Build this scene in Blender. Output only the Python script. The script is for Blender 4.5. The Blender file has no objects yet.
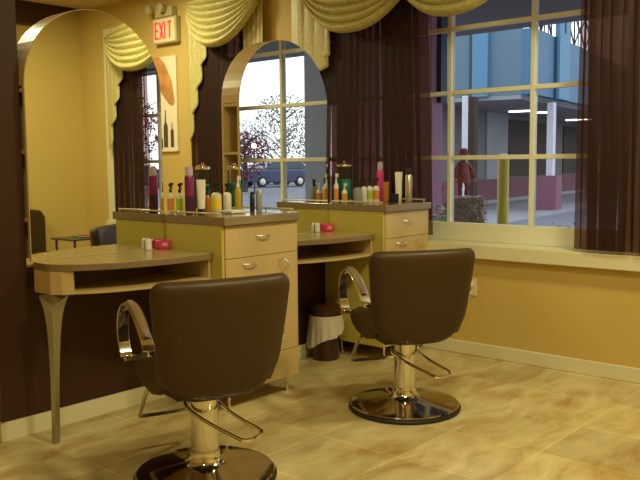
import bpy, bmesh, math, random
from mathutils import Vector, Matrix
random.seed(7)
PI = math.pi
SC = bpy.context.scene
COL = SC.collection

# ------------------------------------------------------------------ camera
cam_d = bpy.data.cameras.new('camera')
cam = bpy.data.objects.new('camera', cam_d)
COL.objects.link(cam)
cam_d.sensor_fit = 'HORIZONTAL'
cam_d.sensor_width = 36.0
cam_d.lens = 800.0 / 640.0 * 36.0
cam_d.clip_start = 0.02
cam_d.clip_end = 400
FW = Vector((0.75070581, 0.653739, -0.09521609))
RT = Vector((0.65607581, -0.75464569, -0.00862665))
UP = Vector((0.07749399, 0.0559929, 0.99541925))
m = Matrix.Identity(4)
for i in range(3):
    m[i][0] = RT[i]; m[i][1] = UP[i]; m[i][2] = -FW[i]
m.translation = Vector((0, 0, 1.3))
cam.matrix_world = m
SC.camera = cam

# ------------------------------------------------------------------ world
w = bpy.data.worlds.new('overcast_sky')
SC.world = w
w.use_nodes = True
bg = w.node_tree.nodes['Background']
bg.inputs[0].default_value = (0.95, 0.97, 1.03, 1)
bg.inputs[1].default_value = 1.9

SC.view_settings.view_transform = 'Standard'
SC.view_settings.look = 'None'
SC.view_settings.exposure = 0.0
SC.view_settings.gamma = 1.0
SC.view_settings.use_curve_mapping = False

# warm ceiling lamps (each a recessed fitting built further down)
WARM = (1.0, 0.93, 0.53)
LAMPS = [(2.2, 1.05, 33), (3.75, 1.15, 34), (0.75, 1.5, 19), (2.3, 5.4, 31), (3.7, 5.5, 31)]
CEIL = 2.87
for i, (lx, ly, e) in enumerate(LAMPS):
    L = bpy.data.lights.new('ceiling_lamp_light', 'AREA')
    L.shape = 'DISK'; L.size = 0.30; L.energy = e; L.color = WARM
    o = bpy.data.objects.new('ceiling_lamp_light', L)
    COL.objects.link(o)
    o.location = (lx, ly, CEIL - 0.03)

# ------------------------------------------------------------------ materials
def new_mat(name):
    mt = bpy.data.materials.new(name); mt.use_nodes = True
    nt = mt.node_tree
    return mt, nt, nt.nodes['Principled BSDF'], nt.nodes['Material Output']

def pm(name, col, rough=0.5, metal=0.0, spec=0.5, noise=0.0, nscale=8.0, bump=0.0, emit=None, coat=0.0, stretch=None, trans=0.0):
    mt, nt, p, out = new_mat(name)
    p.inputs['Base Color'].default_value = (*col, 1)
    p.inputs['Roughness'].default_value = rough
    p.inputs['Metallic'].default_value = metal
    p.inputs['Specular IOR Level'].default_value = spec
    p.inputs['Coat Weight'].default_value = coat
    p.inputs['Transmission Weight'].default_value = trans
    if emit:
        p.inputs['Emission Color'].default_value = (*emit[0], 1)
        p.inputs['Emission Strength'].default_value = emit[1]
    if noise or bump:
        tc = nt.nodes.new('ShaderNodeTexCoord')
        mp = nt.nodes.new('ShaderNodeMapping')
        if stretch: mp.inputs['Scale'].default_value = stretch
        nz = nt.nodes.new('ShaderNodeTexNoise')
        nz.inputs['Scale'].default_value = nscale
        nz.inputs['Detail'].default_value = 4
        nt.links.new(tc.outputs['Object'], mp.inputs['Vector'])
        nt.links.new(mp.outputs['Vector'], nz.inputs['Vector'])
        if noise:
            rp = nt.nodes.new('ShaderNodeValToRGB')
            rp.color_ramp.elements[0].position = 0.3
            rp.color_ramp.elements[1].position = 0.7
            rp.color_ramp.elements[0].color = (*[c * (1 - noise) for c in col], 1)
            rp.color_ramp.elements[1].color = (*[min(1, c * (1 + noise)) for c in col], 1)
            nt.links.new(nz.outputs['Fac'], rp.inputs['Fac'])
            nt.links.new(rp.outputs['Color'], p.inputs['Base Color'])
        if bump:
            bp = nt.nodes.new('ShaderNodeBump')
            bp.inputs['Strength'].default_value = bump
            bp.inputs['Distance'].default_value = 0.01
            nt.links.new(nz.outputs['Fac'], bp.inputs['Height'])
            nt.links.new(bp.outputs['Normal'], p.inputs['Normal'])
    return mt

M = {}
M['wall'] = pm('yellow_paint', (0.60, 0.435, 0.135), 0.6, spec=0.3, noise=0.03, nscale=2)
M['brown_wall'] = pm('dark_brown_paint', (0.050, 0.020, 0.010), 0.45, spec=0.3, noise=0.06, nscale=3)
M['ceiling'] = pm('ceiling_paint', (0.62, 0.50, 0.30), 0.8, spec=0.2)
M['trim'] = pm('cream_trim_paint', (0.74, 0.69, 0.47), 0.35)
M['frame'] = pm('cream_window_frame', (0.78, 0.77, 0.62), 0.35)
M['wood'] = pm('maple_laminate', (0.57, 0.415, 0.18), 0.35, noise=0.10, nscale=6, stretch=(1, 1, 0.12))
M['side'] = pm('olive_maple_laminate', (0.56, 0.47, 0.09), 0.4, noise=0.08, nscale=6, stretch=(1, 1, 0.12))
M['counter'] = pm('speckled_counter_laminate', (0.27, 0.20, 0.12), 0.10, noise=0.22, nscale=160)
M['desk'] = pm('speckled_desk_laminate', (0.42, 0.32, 0.15), 0.20, noise=0.16, nscale=120)
M['edge'] = pm('laminate_edge', (0.24, 0.165, 0.085), 0.3, noise=0.15, nscale=120)
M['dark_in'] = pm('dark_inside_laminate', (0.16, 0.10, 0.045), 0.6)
M['chrome'] = pm('polished_chrome', (0.80, 0.78, 0.74), 0.10, metal=1)
M['chrome2'] = pm('column_chrome', (0.78, 0.77, 0.72), 0.16, metal=1)
M['darkchrome'] = pm('dark_chrome', (0.42, 0.36, 0.30), 0.10, metal=1)
M['brushed'] = pm('brushed_aluminium', (0.62, 0.60, 0.55), 0.28, metal=1)
M['legmetal'] = pm('satin_leg_metal', (0.46, 0.45, 0.40), 0.3, metal=1)
M['brass'] = pm('pale_brass_rail', (0.66, 0.56, 0.32), 0.35, metal=0.15)
M['leather'] = pm('brown_vinyl', (0.056, 0.030, 0.009), 0.45, spec=0.32, noise=0.05, nscale=40, bump=0.02)
M['pad'] = pm('armrest_pad', (0.20, 0.13, 0.055), 0.35)
M['rubber'] = pm('black_rubber', (0.012, 0.011, 0.010), 0.5)
M['gold'] = pm('gold_damask', (0.52, 0.455, 0.18), 0.42, spec=0.6, noise=0.16, nscale=38, bump=0.15)
M['black'] = pm('black_plastic', (0.015, 0.014, 0.015), 0.3)
M['white'] = pm('white_plastic', (0.80, 0.78, 0.72), 0.35)
M['cream'] = pm('cream_plastic', (0.72, 0.65, 0.45), 0.4)
M['pink'] = pm('hot_pink_plastic', (0.75, 0.05, 0.18), 0.3)
M['purple'] = pm('purple_can', (0.22, 0.02, 0.12), 0.25)
M['purple2'] = pm('deep_violet_can', (0.06, 0.015, 0.08), 0.25)
M['lilac'] = pm('lilac_cap', (0.55, 0.42, 0.58), 0.3)
M['orange'] = pm('orange_label', (0.70, 0.28, 0.06), 0.4)
M['green'] = pm('lime_label', (0.42, 0.58, 0.07), 0.4)
M['yellow'] = pm('yellow_label', (0.85, 0.66, 0.04), 0.4)
M['amber'] = pm('amber_plastic', (0.42, 0.16, 0.02), 0.2)
M['oil'] = pm('golden_oil', (0.55, 0.38, 0.03), 0.12)
M['grey'] = pm('grey_plastic', (0.30, 0.30, 0.30), 0.35)
M['silver'] = pm('silver_can', (0.75, 0.73, 0.68), 0.25, metal=0.8)
M['teal'] = pm('blue_green_liquid', (0.04, 0.24, 0.22), 0.1)
M['magenta'] = pm('magenta_can', (0.62, 0.05, 0.25), 0.3)
M['bin'] = pm('brown_bin_plastic', (0.055, 0.020, 0.012), 0.25)
M['liner'] = pm('pale_bin_liner', (0.62, 0.52, 0.42), 0.5, spec=0.3, noise=0.05, nscale=20)
M['paper'] = pm('poster_paper', (0.86, 0.76, 0.56), 0.5)
M['skin'] = pm('poster_tan_print', (0.58, 0.27, 0.09), 0.5, noise=0.3, nscale=9)
M['ink'] = pm('poster_dark_print', (0.09, 0.06, 0.05), 0.5)
M['exit'] = pm('exit_letters', (0.9, 0.03, 0.05), 0.4, emit=((1.0, 0.04, 0.08), 0.7))
M['exitface'] = pm('exit_face', (0.80, 0.72, 0.42), 0.35)
M['exitbox'] = pm('exit_case', (0.48, 0.42, 0.22), 0.4)
M['lens'] = pm('lamp_lens', (0.42, 0.37, 0.22), 0.15)
M['lampglow'] = pm('lamp_diffuser', (0.9, 0.8, 0.6), 0.5, emit=((1.0, 0.74, 0.38), 4.0))
# outdoors
M['pave'] = pm('concrete_walk', (0.223, 0.229, 0.260), 0.8, noise=0.12, nscale=1.5)
M['asphalt'] = pm('asphalt', (0.124, 0.136, 0.174), 0.75, noise=0.15, nscale=1.0)
M['porch'] = pm('porch_soffit', (0.161, 0.155, 0.174), 0.8)
M['greycol'] = pm('grey_stucco', (0.30, 0.30, 0.31), 0.8, noise=0.05)
M['pinkcol'] = pm('mauve_stucco', (0.42, 0.21, 0.33), 0.8, noise=0.05)
M['basecol'] = pm('dusky_mauve_block', (0.20, 0.085, 0.125), 0.8, noise=0.06)
M['blue'] = pm('blue_panel', (0.053, 0.155, 0.260), 0.6, noise=0.08, nscale=0.6)
M['blue2'] = pm('slate_blue_panel', (0.093, 0.174, 0.236), 0.6, noise=0.06, nscale=0.6)
M['lightblue'] = pm('light_blue_pilaster', (0.081, 0.223, 0.360), 0.6)
M['darkblue'] = pm('dark_blue_trim_and_shadow', (0.019, 0.050, 0.074), 0.6)  # also colours the shadow line laid beside the pilasters
M['storewall'] = pm('grey_store_wall', (0.149, 0.149, 0.143), 0.8)
M['storepanel'] = pm('pale_store_panel', (0.260, 0.273, 0.291), 0.8)
M['storebrown'] = pm('brown_store_window', (0.05, 0.033, 0.025), 0.7, spec=0.2)
M['whitepost'] = pm('white_post', (0.55, 0.56, 0.62), 0.6)
M['lattice'] = pm('dark_lattice', (0.037, 0.043, 0.062), 0.6)
M['bollard'] = pm('yellow_bollard_paint', (0.52, 0.45, 0.05), 0.5)
M['straw'] = pm('straw', (0.34, 0.28, 0.21), 0.9, noise=0.4, nscale=40, bump=0.8)
M['redcloth'] = pm('red_plaid_cloth', (0.34, 0.11, 0.10), 0.9, noise=0.4, nscale=14)
M['tancloth'] = pm('tan_cloth', (0.36, 0.25, 0.15), 0.9)
M['leafgreen'] = pm('bright_green_leaves', (0.16, 0.50, 0.08), 0.8)
M['treeleaf'] = pm('dull_tree_leaves', (0.13, 0.11, 0.09), 0.9)
M['redleaf'] = pm('red_autumn_leaves', (0.17, 0.045, 0.065), 0.9)
M['bark'] = pm('bark', (0.07, 0.055, 0.05), 0.9)
M['carblue'] = pm('dark_blue_car_paint', (0.03, 0.05, 0.12), 0.3, coat=0.6)
M['carlight'] = pm('pale_car_paint', (0.36, 0.42, 0.55), 0.25, coat=0.6)
M['carglass'] = pm('car_glass', (0.05, 0.07, 0.10), 0.08)
M['blueroof'] = pm('blue_roof', (0.07, 0.14, 0.45), 0.6)
M['tube'] = pm('fluorescent_tube', (1, 1, 1), 0.5, emit=((1.0, 0.95, 0.9), 5.0))
M['warmglint'] = pm('warm_glint_globe', (1, 0.8, 0.5), 0.5, emit=((1.0, 0.65, 0.3), 8.0))
M['magazine'] = pm('magazine_cover', (0.50, 0.12, 0.07), 0.3, noise=0.5, nscale=12)
M['magazine2'] = pm('blue_green_magazine_cover', (0.10, 0.22, 0.20), 0.3, noise=0.5, nscale=12)
M['metaltable'] = pm('bronze_metal', (0.10, 0.075, 0.05), 0.35, metal=0.6)

# mirror
mt, nt, p, out = new_mat('mirror_silver')
gl = nt.nodes.new('ShaderNodeBsdfGlossy')
gl.inputs['Color'].default_value = (0.88, 0.90, 0.86, 1); gl.inputs['Roughness'].default_value = 0.0
nt.links.new(gl.outputs[0], out.inputs[0]); M['mirror'] = mt

# clear pane: transparent with a fresnel reflection
def pane_mat(name, tint=(0.93, 0.95, 0.96), k=1.15):
    mt, nt, p, out = new_mat(name)
    tr = nt.nodes.new('ShaderNodeBsdfTransparent'); tr.inputs[0].default_value = (*tint, 1)
    g = nt.nodes.new('ShaderNodeBsdfGlossy'); g.inputs['Roughness'].default_value = 0.02
    fr = nt.nodes.new('ShaderNodeFresnel'); fr.inputs[0].default_value = k
    mx = nt.nodes.new('ShaderNodeMixShader')
    nt.links.new(fr.outputs[0], mx.inputs[0]); nt.links.new(tr.outputs[0], mx.inputs[1]); nt.links.new(g.outputs[0], mx.inputs[2])
    nt.links.new(mx.outputs[0], out.inputs[0])
    return mt
M['pane'] = pane_mat('window_pane')
M['jarglass'] = pane_mat('jar_glass', (0.93, 0.97, 0.95), 1.25)

# sheer brown drapery
mt, nt, p, out = new_mat('sheer_brown_drape')
p.inputs['Base Color'].default_value = (0.042, 0.018, 0.013, 1); p.inputs['Roughness'].default_value = 0.6
p.inputs['Specular IOR Level'].default_value = 0.3
tl = nt.nodes.new('ShaderNodeBsdfTranslucent'); tl.inputs[0].default_value = (0.08, 0.026, 0.018, 1)
tr = nt.nodes.new('ShaderNodeBsdfTransparent'); tr.inputs[0].default_value = (0.85, 0.64, 0.60, 1)
m1 = nt.nodes.new('ShaderNodeMixShader'); m1.inputs[0].default_value = 0.2
m2 = nt.nodes.new('ShaderNodeMixShader'); m2.inputs[0].default_value = 0.32
nt.links.new(p.outputs[0], m1.inputs[1]); nt.links.new(tl.outputs[0], m1.inputs[2])
nt.links.new(m1.outputs[0], m2.inputs[1]); nt.links.new(tr.outputs[0], m2.inputs[2])
nt.links.new(m2.outputs[0], out.inputs[0]); M['drape'] = mt

# floor tiles: square travertine-look vinyl, mottled
mt, nt, p, out = new_mat('travertine_tiles')
tc = nt.nodes.new('ShaderNodeTexCoord')
mp = nt.nodes.new('ShaderNodeMapping'); mp.inputs['Location'].default_value = (-1.90, -2.01, 0)
br = nt.nodes.new('ShaderNodeTexBrick')
br.offset = 0.0; br.inputs['Scale'].default_value = 1.0
br.inputs['Brick Width'].default_value = 0.457; br.inputs['Row Height'].default_value = 0.457
br.inputs['Mortar Size'].default_value = 0.005; br.inputs['Mortar Smooth'].default_value = 0.3
br.inputs['Color1'].default_value = (0.86, 0.86, 0.86, 1); br.inputs['Color2'].default_value = (1.06, 1.05, 1.03, 1)
br.inputs['Mortar'].default_value = (1.15, 1.17, 1.17, 1)
nz = nt.nodes.new('ShaderNodeTexNoise'); nz.inputs['Scale'].default_value = 2.6; nz.inputs['Detail'].default_value = 6
nz.inputs['Distortion'].default_value = 0.8
mp2 = nt.nodes.new('ShaderNodeMapping'); mp2.inputs['Scale'].default_value = (1.0, 2.1, 1.0)
rp = nt.nodes.new('ShaderNodeValToRGB')
e = rp.color_ramp.elements
e[0].position = 0.28; e[0].color = (0.42, 0.265, 0.09, 1)
e[1].position = 0.72; e[1].color = (0.70, 0.57, 0.31, 1)
k = rp.color_ramp.elements.new(0.50); k.color = (0.57, 0.45, 0.21, 1)
mx = nt.nodes.new('ShaderNodeMixRGB'); mx.blend_type = 'MULTIPLY'; mx.inputs[0].default_value = 1.0
nt.links.new(tc.outputs['Object'], mp.inputs[0]); nt.links.new(mp.outputs[0], br.inputs['Vector'])
nt.links.new(tc.outputs['Object'], mp2.inputs[0]); nt.links.new(mp2.outputs[0], nz.inputs['Vector'])
nz2 = nt.nodes.new('ShaderNodeTexNoise'); nz2.inputs['Scale'].default_value = 6.0; nz2.inputs['Detail'].default_value = 8; nz2.inputs['Distortion'].default_value = 1.2
mp3 = nt.nodes.new('ShaderNodeMapping'); mp3.inputs['Scale'].default_value = (0.8, 2.2, 1.0); mp3.inputs['Rotation'].default_value = (0, 0, 0.35)
nt.links.new(tc.outputs['Object'], mp3.inputs[0]); nt.links.new(mp3.outputs[0], nz2.inputs['Vector'])
ad = nt.nodes.new('ShaderNodeMath'); ad.operation = 'MULTIPLY_ADD'; ad.inputs[1].default_value = 0.42
sb = nt.nodes.new('ShaderNodeMath'); sb.operation = 'SUBTRACT'; sb.inputs[1].default_value = 0.21
nt.links.new(nz2.outputs['Fac'], ad.inputs[0]); nt.links.new(nz.outputs['Fac'], ad.inputs[2]); nt.links.new(ad.outputs[0], sb.inputs[0])
nt.links.new(sb.outputs[0], rp.inputs[0]); nt.links.new(rp.outputs[0], mx.inputs[1]); nt.links.new(br.outputs['Color'], mx.inputs[2])
nt.links.new(mx.outputs[0], p.inputs['Base Color'])
p.inputs['Roughness'].default_value = 0.32; p.inputs['Specular IOR Level'].default_value = 0.4
M['floor'] = mt

# brick band of the far shop
mt, nt, p, out = new_mat('mauve_brick')
tc = nt.nodes.new('ShaderNodeTexCoord')
br = nt.nodes.new('ShaderNodeTexBrick'); br.inputs['Scale'].default_value = 4
br.inputs['Color1'].default_value = (0.17, 0.065, 0.085, 1); br.inputs['Color2'].default_value = (0.14, 0.05, 0.07, 1)
br.inputs['Mortar'].default_value = (0.15, 0.08, 0.10, 1)
nt.links.new(tc.outputs['Object'], br.inputs['Vector']); nt.links.new(br.outputs['Color'], p.inputs['Base Color'])
p.inputs['Roughness'].default_value = 0.85; M['brick'] = mt

# ------------------------------------------------------------------ builders
def empty(name, loc=(0, 0, 0), rz=0.0, label=None, cat=None, group=None):
    o = bpy.data.objects.new(name, None); COL.objects.link(o)
    o.location = loc; o.rotation_euler = (0, 0, rz); o.empty_display_size = 0.1
    tag(o, label, cat, group)
    return o

def tag(o, label=None, cat=None, group=None, kind=None):
    if label: o['label'] = label
    if cat: o['category'] = cat
    if group: o['group'] = group
    if kind: o['kind'] = kind
    return o

def obj(name, bm, mat, parent=None, smooth=False, bevel=0.0, seg=2, angle=40):
    me = bpy.data.meshes.new(name)
    bmesh.ops.recalc_face_normals(bm, faces=bm.faces[:])
    bm.to_mesh(me); bm.free()
    mats = mat if isinstance(mat, (list, tuple)) else [mat]
    for x in mats: me.materials.append(x if not isinstance(x, str) else M[x])
    o = bpy.data.objects.new(name, me); COL.objects.link(o)
    if parent: o.parent = parent
    if smooth:
        for f in me.polygons: f.use_smooth = True
        if hasattr(me, 'set_sharp_from_angle'): me.set_sharp_from_angle(angle=math.radians(angle))
    if bevel:
        b = o.modifiers.new('bevel', 'BEVEL'); b.width = bevel; b.segments = seg; b.limit_method = 'ANGLE'
    return o

def struct(name, bm, mat, parent=None, **k):
    o = obj(name, bm, mat, parent, **k)
    o['kind'] = 'structure'
    return o

def BM(): return bmesh.new()

def box(bm, x0, x1, y0, y1, z0, z1, mi=0, rz=0.0, c=None):
    vs = [bm.verts.new((x, y, z)) for x in (x0, x1) for y in (y0, y1) for z in (z0, z1)]
    if rz:
        R = Matrix.Rotation(rz, 3, 'Z'); c = Vector(c or ((x0 + x1) / 2, (y0 + y1) / 2, 0))
        for v in vs:
            d = v.co - c; v.co = c + R @ d
    for q in ((0, 1, 3, 2), (4, 6, 7, 5), (0, 4, 5, 1), (2, 3, 7, 6), (0, 2, 6, 4), (1, 5, 7, 3)):
        f = bm.faces.new([vs[i] for i in q]); f.material_index = mi
    return bm

def bx(*a, **k): return box(BM(), *a, **k)

def lathe(bm, prof, c=(0, 0, 0), n=24, mi=0, cap=True, sx=1, sy=1):
    rings = []
    for r, z in prof:
        rings.append([bm.verts.new((c[0] + sx * r * math.cos(2 * PI * i / n), c[1] + sy * r * math.sin(2 * PI * i / n), c[2] + z)) for i in range(n)])
    for a, b in zip(rings, rings[1:]):
        for i in range(n):
            f = bm.faces.new((a[i], a[(i + 1) % n], b[(i + 1) % n], b[i])); f.material_index = mi
    if cap:
        f = bm.faces.new(rings[0][::-1]); f.material_index = mi
        f = bm.faces.new(rings[-1]); f.material_index = mi
    return bm

def smooth_path(pts, n=6, closed=False):
    P = [Vector(p) for p in pts]; outp = []
    m_ = len(P)
    rng = m_ if closed else m_ - 1
    for i in range(rng):
        p1, p2 = P[i], P[(i + 1) % m_]
        p0 = P[i - 1] if (closed or i > 0) else p1
        p3 = P[(i + 2) % m_] if (closed or i + 2 < m_) else p2
        for j in range(n):
            t = j / n
            outp.append(0.5 * ((2 * p1) + (p2 - p0) * t + (2 * p0 - 5 * p1 + 4 * p2 - p3) * t * t + (-p0 + 3 * p1 - 3 * p2 + p3) * t ** 3))
    if not closed: outp.append(P[-1])
    return outp

def sweep(bm, path, sect, closed=False, up=(0, 0, 1), mi=0, scale=None):
    """sect: list of (a,b): a along side vector, b along normal vector"""
    P = [Vector(p) for p in path]; N = len(P); rings = []
    up = Vector(up)
    for i in range(N):
        if closed: t = P[(i + 1) % N] - P[i - 1]
        else: t = P[min(i + 1, N - 1)] - P[max(i - 1, 0)]
        t.normalize()
        s = t.cross(up)
        if s.length < 1e-4: s = t.cross(Vector((1, 0, 0)))
        s.normalize(); nn = s.cross(t)
        k = scale(i / (N - 1)) if scale else 1
        rings.append([bm.verts.new(P[i] + s * a * k + nn * b * k) for a, b in sect])
    m_ = len(sect)
    for i in range(N if closed else N - 1):
        a, b = rings[i], rings[(i + 1) % N]
        for j in range(m_):
            f = bm.faces.new((a[j], a[(j + 1) % m_], b[(j + 1) % m_], b[j])); f.material_index = mi
    if not closed:
        bm.faces.new(rings[0][::-1]); bm.faces.new(rings[-1])
    return bm

def circ(r, n=10): return [(r * math.cos(2 * PI * i / n), r * math.sin(2 * PI * i / n)) for i in range(n)]
def tube(bm, path, r, n=10, **k): return sweep(bm, path, circ(r, n), **k)

def prism(bm, pts, z0, z1, mi=0, mi_side=None):
    a = [bm.verts.new((x, y, z0)) for x, y in pts]; b = [bm.verts.new((x, y, z1)) for x, y in pts]
    f = bm.faces.new(a[::-1]); f.material_index = mi
    f = bm.faces.new(b); f.material_index = mi
    n = len(pts)
    for i in range(n):
        f = bm.faces.new((a[i], a[(i + 1) % n], b[(i + 1) % n], b[i])); f.material_index = mi if mi_side is None else mi_side
    return bm

def prism_xz(bm, pts, y0, y1, mi=0):
    a = [bm.verts.new((x, y0, z)) for x, z in pts]; b = [bm.verts.new((x, y1, z)) for x, z in pts]
    bm.faces.new(a).material_index = mi; bm.faces.new(b[::-1]).material_index = mi
    n = len(pts)
    for i in range(n):
        bm.faces.new((a[i], b[i], b[(i + 1) % n], a[(i + 1) % n])).material_index = mi
    return bm

def grid(bm, nu, nv, fn, closed_u=False):
    V = [[bm.verts.new(fn(i / (nu if closed_u else nu - 1), j / (nv - 1))) for i in range(nu)] for j in range(nv)]
    for j in range(nv - 1):
        for i in range(nu if closed_u else nu - 1):
            bm.faces.new((V[j][i], V[j][(i + 1) % nu], V[j + 1][(i + 1) % nu], V[j + 1][i]))
    return bm

def copy_tree(o, parent=None):
    c = o.copy(); COL.objects.link(c)
    if parent: c.parent = parent
    for ch in list(o.children): copy_tree(ch, c)
    return c

# ------------------------------------------------------------------ room shell
XW, XG = 4.685, 4.87            # face of the window wall, plane of the window frames
Y0, YB = -0.28, 7.34
XL = -1.6
WINS = [(1.72, 4.24), (4.78, 5.42), (0.26, 1.36)]    # openings along the window wall
ZS, ZT = 0.755, 2.53
struct('floor', bx(XL, XW + 0.3, Y0 - 0.15, YB + 0.15, -0.1, 0), 'floor')
struct('ceiling', bx(XL, XW + 0.3, Y0 - 0.15, YB + 0.15, CEIL, CEIL + 0.12), 'ceiling')
struct('wall_near', bx(XL, XW, Y0 - 0.12, Y0, 0, CEIL), 'wall')
struct('wall_back', bx(XL, XW, YB, YB + 0.12, 0, CEIL), 'wall')
struct('wall_left', bx(XL - 0.12, XL, Y0 - 0.12, YB + 0.12, 0, CEIL), 'wall')
b = BM()
x0, x1 = XW, XW + 0.3
ys = sorted(WINS)
cur = Y0 - 0.12
for a, c in ys:
    box(b, x0, x1, cur, a, 0, CEIL); cur = c
    box(b, x0, x1, a, c, 0, ZS - 0.09); box(b, x0, x1, a, c, ZT, CEIL)
box(b, x0, x1, cur, YB + 0.12, 0, CEIL)
struct('wall_window', b, 'wall')
struct('trim_1', bx(1.2, XW - 0.002, YB - 0.10, YB - 0.001, 2.66, CEIL - 0.001), 'brown_wall')   # dark band high on the back wall
struct('baseboard_window', bx(XW - 0.014, XW - 0.0005, Y0 + 0.001, YB - 0.001, 0.0005, 0.09), 'trim', bevel=0.004)
struct('baseboard_near', bx(XL + 0.001, XW - 0.016, Y0 + 0.0005, Y0 + 0.014, 0.0005, 0.09), 'trim', bevel=0.004)
struct('baseboard_back', bx(XL + 0.001, XW - 0.016, YB - 0.014, YB - 0.0005, 0.0005, 0.09), 'trim', bevel=0.004)

def window(n, ya, yb, mull):
    fr = BM()
    z0, z1 = ZS, ZT
    x0, x1 = XG - 0.025, XG + 0.035
    box(fr, x0, x1, ya, ya + 0.05, z0, z1); box(fr, x0, x1, yb - 0.05, yb, z0, z1)
    box(fr, x0, x1, ya + 0.05, yb - 0.05, z0, z0 + 0.125); box(fr, x0, x1, ya + 0.05, yb - 0.05, z1 - 0.05, z1)
    for my in mull: box(fr, x0 + 0.004, x1 - 0.004, my - 0.014, my + 0.014, z0 + 0.125, z1 - 0.05)
    for hz in (1.332, 1.780, 2.216): box(fr, x0 + 0.008, x1 - 0.008, ya + 0.05, yb - 0.05, hz - 0.015, hz + 0.015)
    wo = struct('window_%d' % n, fr, 'frame', bevel=0.003)
    struct('pane', bx(XG + 0.003, XG + 0.007, ya + 0.051, yb - 0.051, z0 + 0.126, z1 - 0.051), 'pane', wo)
    st = BM()
    box(st, XW - 0.055, XG - 0.026, ya - 0.16 if n == 1 else ya - 0.10, yb + 0.10, ZS - 0.09, ZS)
    # the stool only enters the opening: cut back to the wall face outside it
    st.free(); st = BM()
    box(st, XW - 0.055, XW - 0.0005, ya - 0.22 if n == 1 else ya - 0.10, yb + 0.10, ZS - 0.09, ZS)
    box(st, XW - 0.0005, XG - 0.026, ya + 0.0005, yb - 0.0005, ZS - 0.09, ZS)
    struct('sill', st, 'trim', wo, bevel=0.004)
    cs = BM()
    cw = 0.10
    box(cs, XW - 0.020, XW - 0.0005, ya - cw, ya, ZS + 0.001, ZT + cw); box(cs, XW - 0.020, XW - 0.0005, yb, yb + cw, ZS + 0.001, ZT + cw)
    box(cs, XW - 0.020, XW - 0.0005, ya, yb, ZT, ZT + cw)
    struct('casing', cs, 'trim', wo, bevel=0.004)
    return wo
window(1, *WINS[0], (2.396, 3.018, 3.640))
window(2, *WINS[1], (5.10,))
window(3, *WINS[2], (0.76,))

# half wall carrying the stations, with the full-height post at its end
YP = 3.57
struct('wall_partition', bx(1.80, XW - 0.001, YP, YP + 0.13, 0.0005, 0.812), 'brown_wall')
struct('wall_post', bx(1.79, 1.947, YP - 0.008, YP + 0.135, 0.0005, CEIL - 0.001), 'brown_wall')
b = BM()
box(b, 1.778, 2.77, YP - 0.021, YP - 0.0085, 0.0005, 0.09)
box(b, 3.30, 4.15, YP - 0.013, YP - 0.0005, 0.0005, 0.09)
box(b, 1.777, 1.7895, YP - 0.02, YP + 0.135, 0.0005, 0.09)
struct('baseboard_partition', b, 'trim')

# recessed ceiling fittings
for i, (lx, ly, e_) in enumerate(LAMPS):
    t = empty('ceiling_light', (lx, ly, CEIL), 0, ['round recessed ceiling light over the first styling chair', 'round recessed ceiling light over the second styling chair near the window', 'round recessed ceiling light nearest the viewer', 'round recessed ceiling light behind the first mirror', 'round recessed ceiling light behind the second mirror'][i], 'ceiling light', 'recessed ceiling lights')
    obj('trim_ring', lathe(BM(), [(0.155, -0.012), (0.19, -0.012), (0.195, -0.0005), (0.155, -0.0005), (0.155, -0.012)], cap=False), 'white', t, smooth=True)
    obj('diffuser', lathe(BM(), [(0.005, -0.004), (0.154, -0.004), (0.154, -0.001), (0.005, -0.001)]), 'lampglow', t)

# ------------------------------------------------------------------ stations
def arch_pts(xa, xb, z0, ztop, n=28, inset=0.0):
    r = (xb - xa) / 2 - inset; cx = (xa + xb) / 2; zs = ztop - (xb - xa) / 2
    pts = [(xa + inset, z0)]
    for i in range(n + 1):
        a = PI - PI * i / n
        pts.append((cx + r * math.cos(a), zs + r * math.sin(a)))
    pts.append((xb - inset, z0))
    return pts

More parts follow.
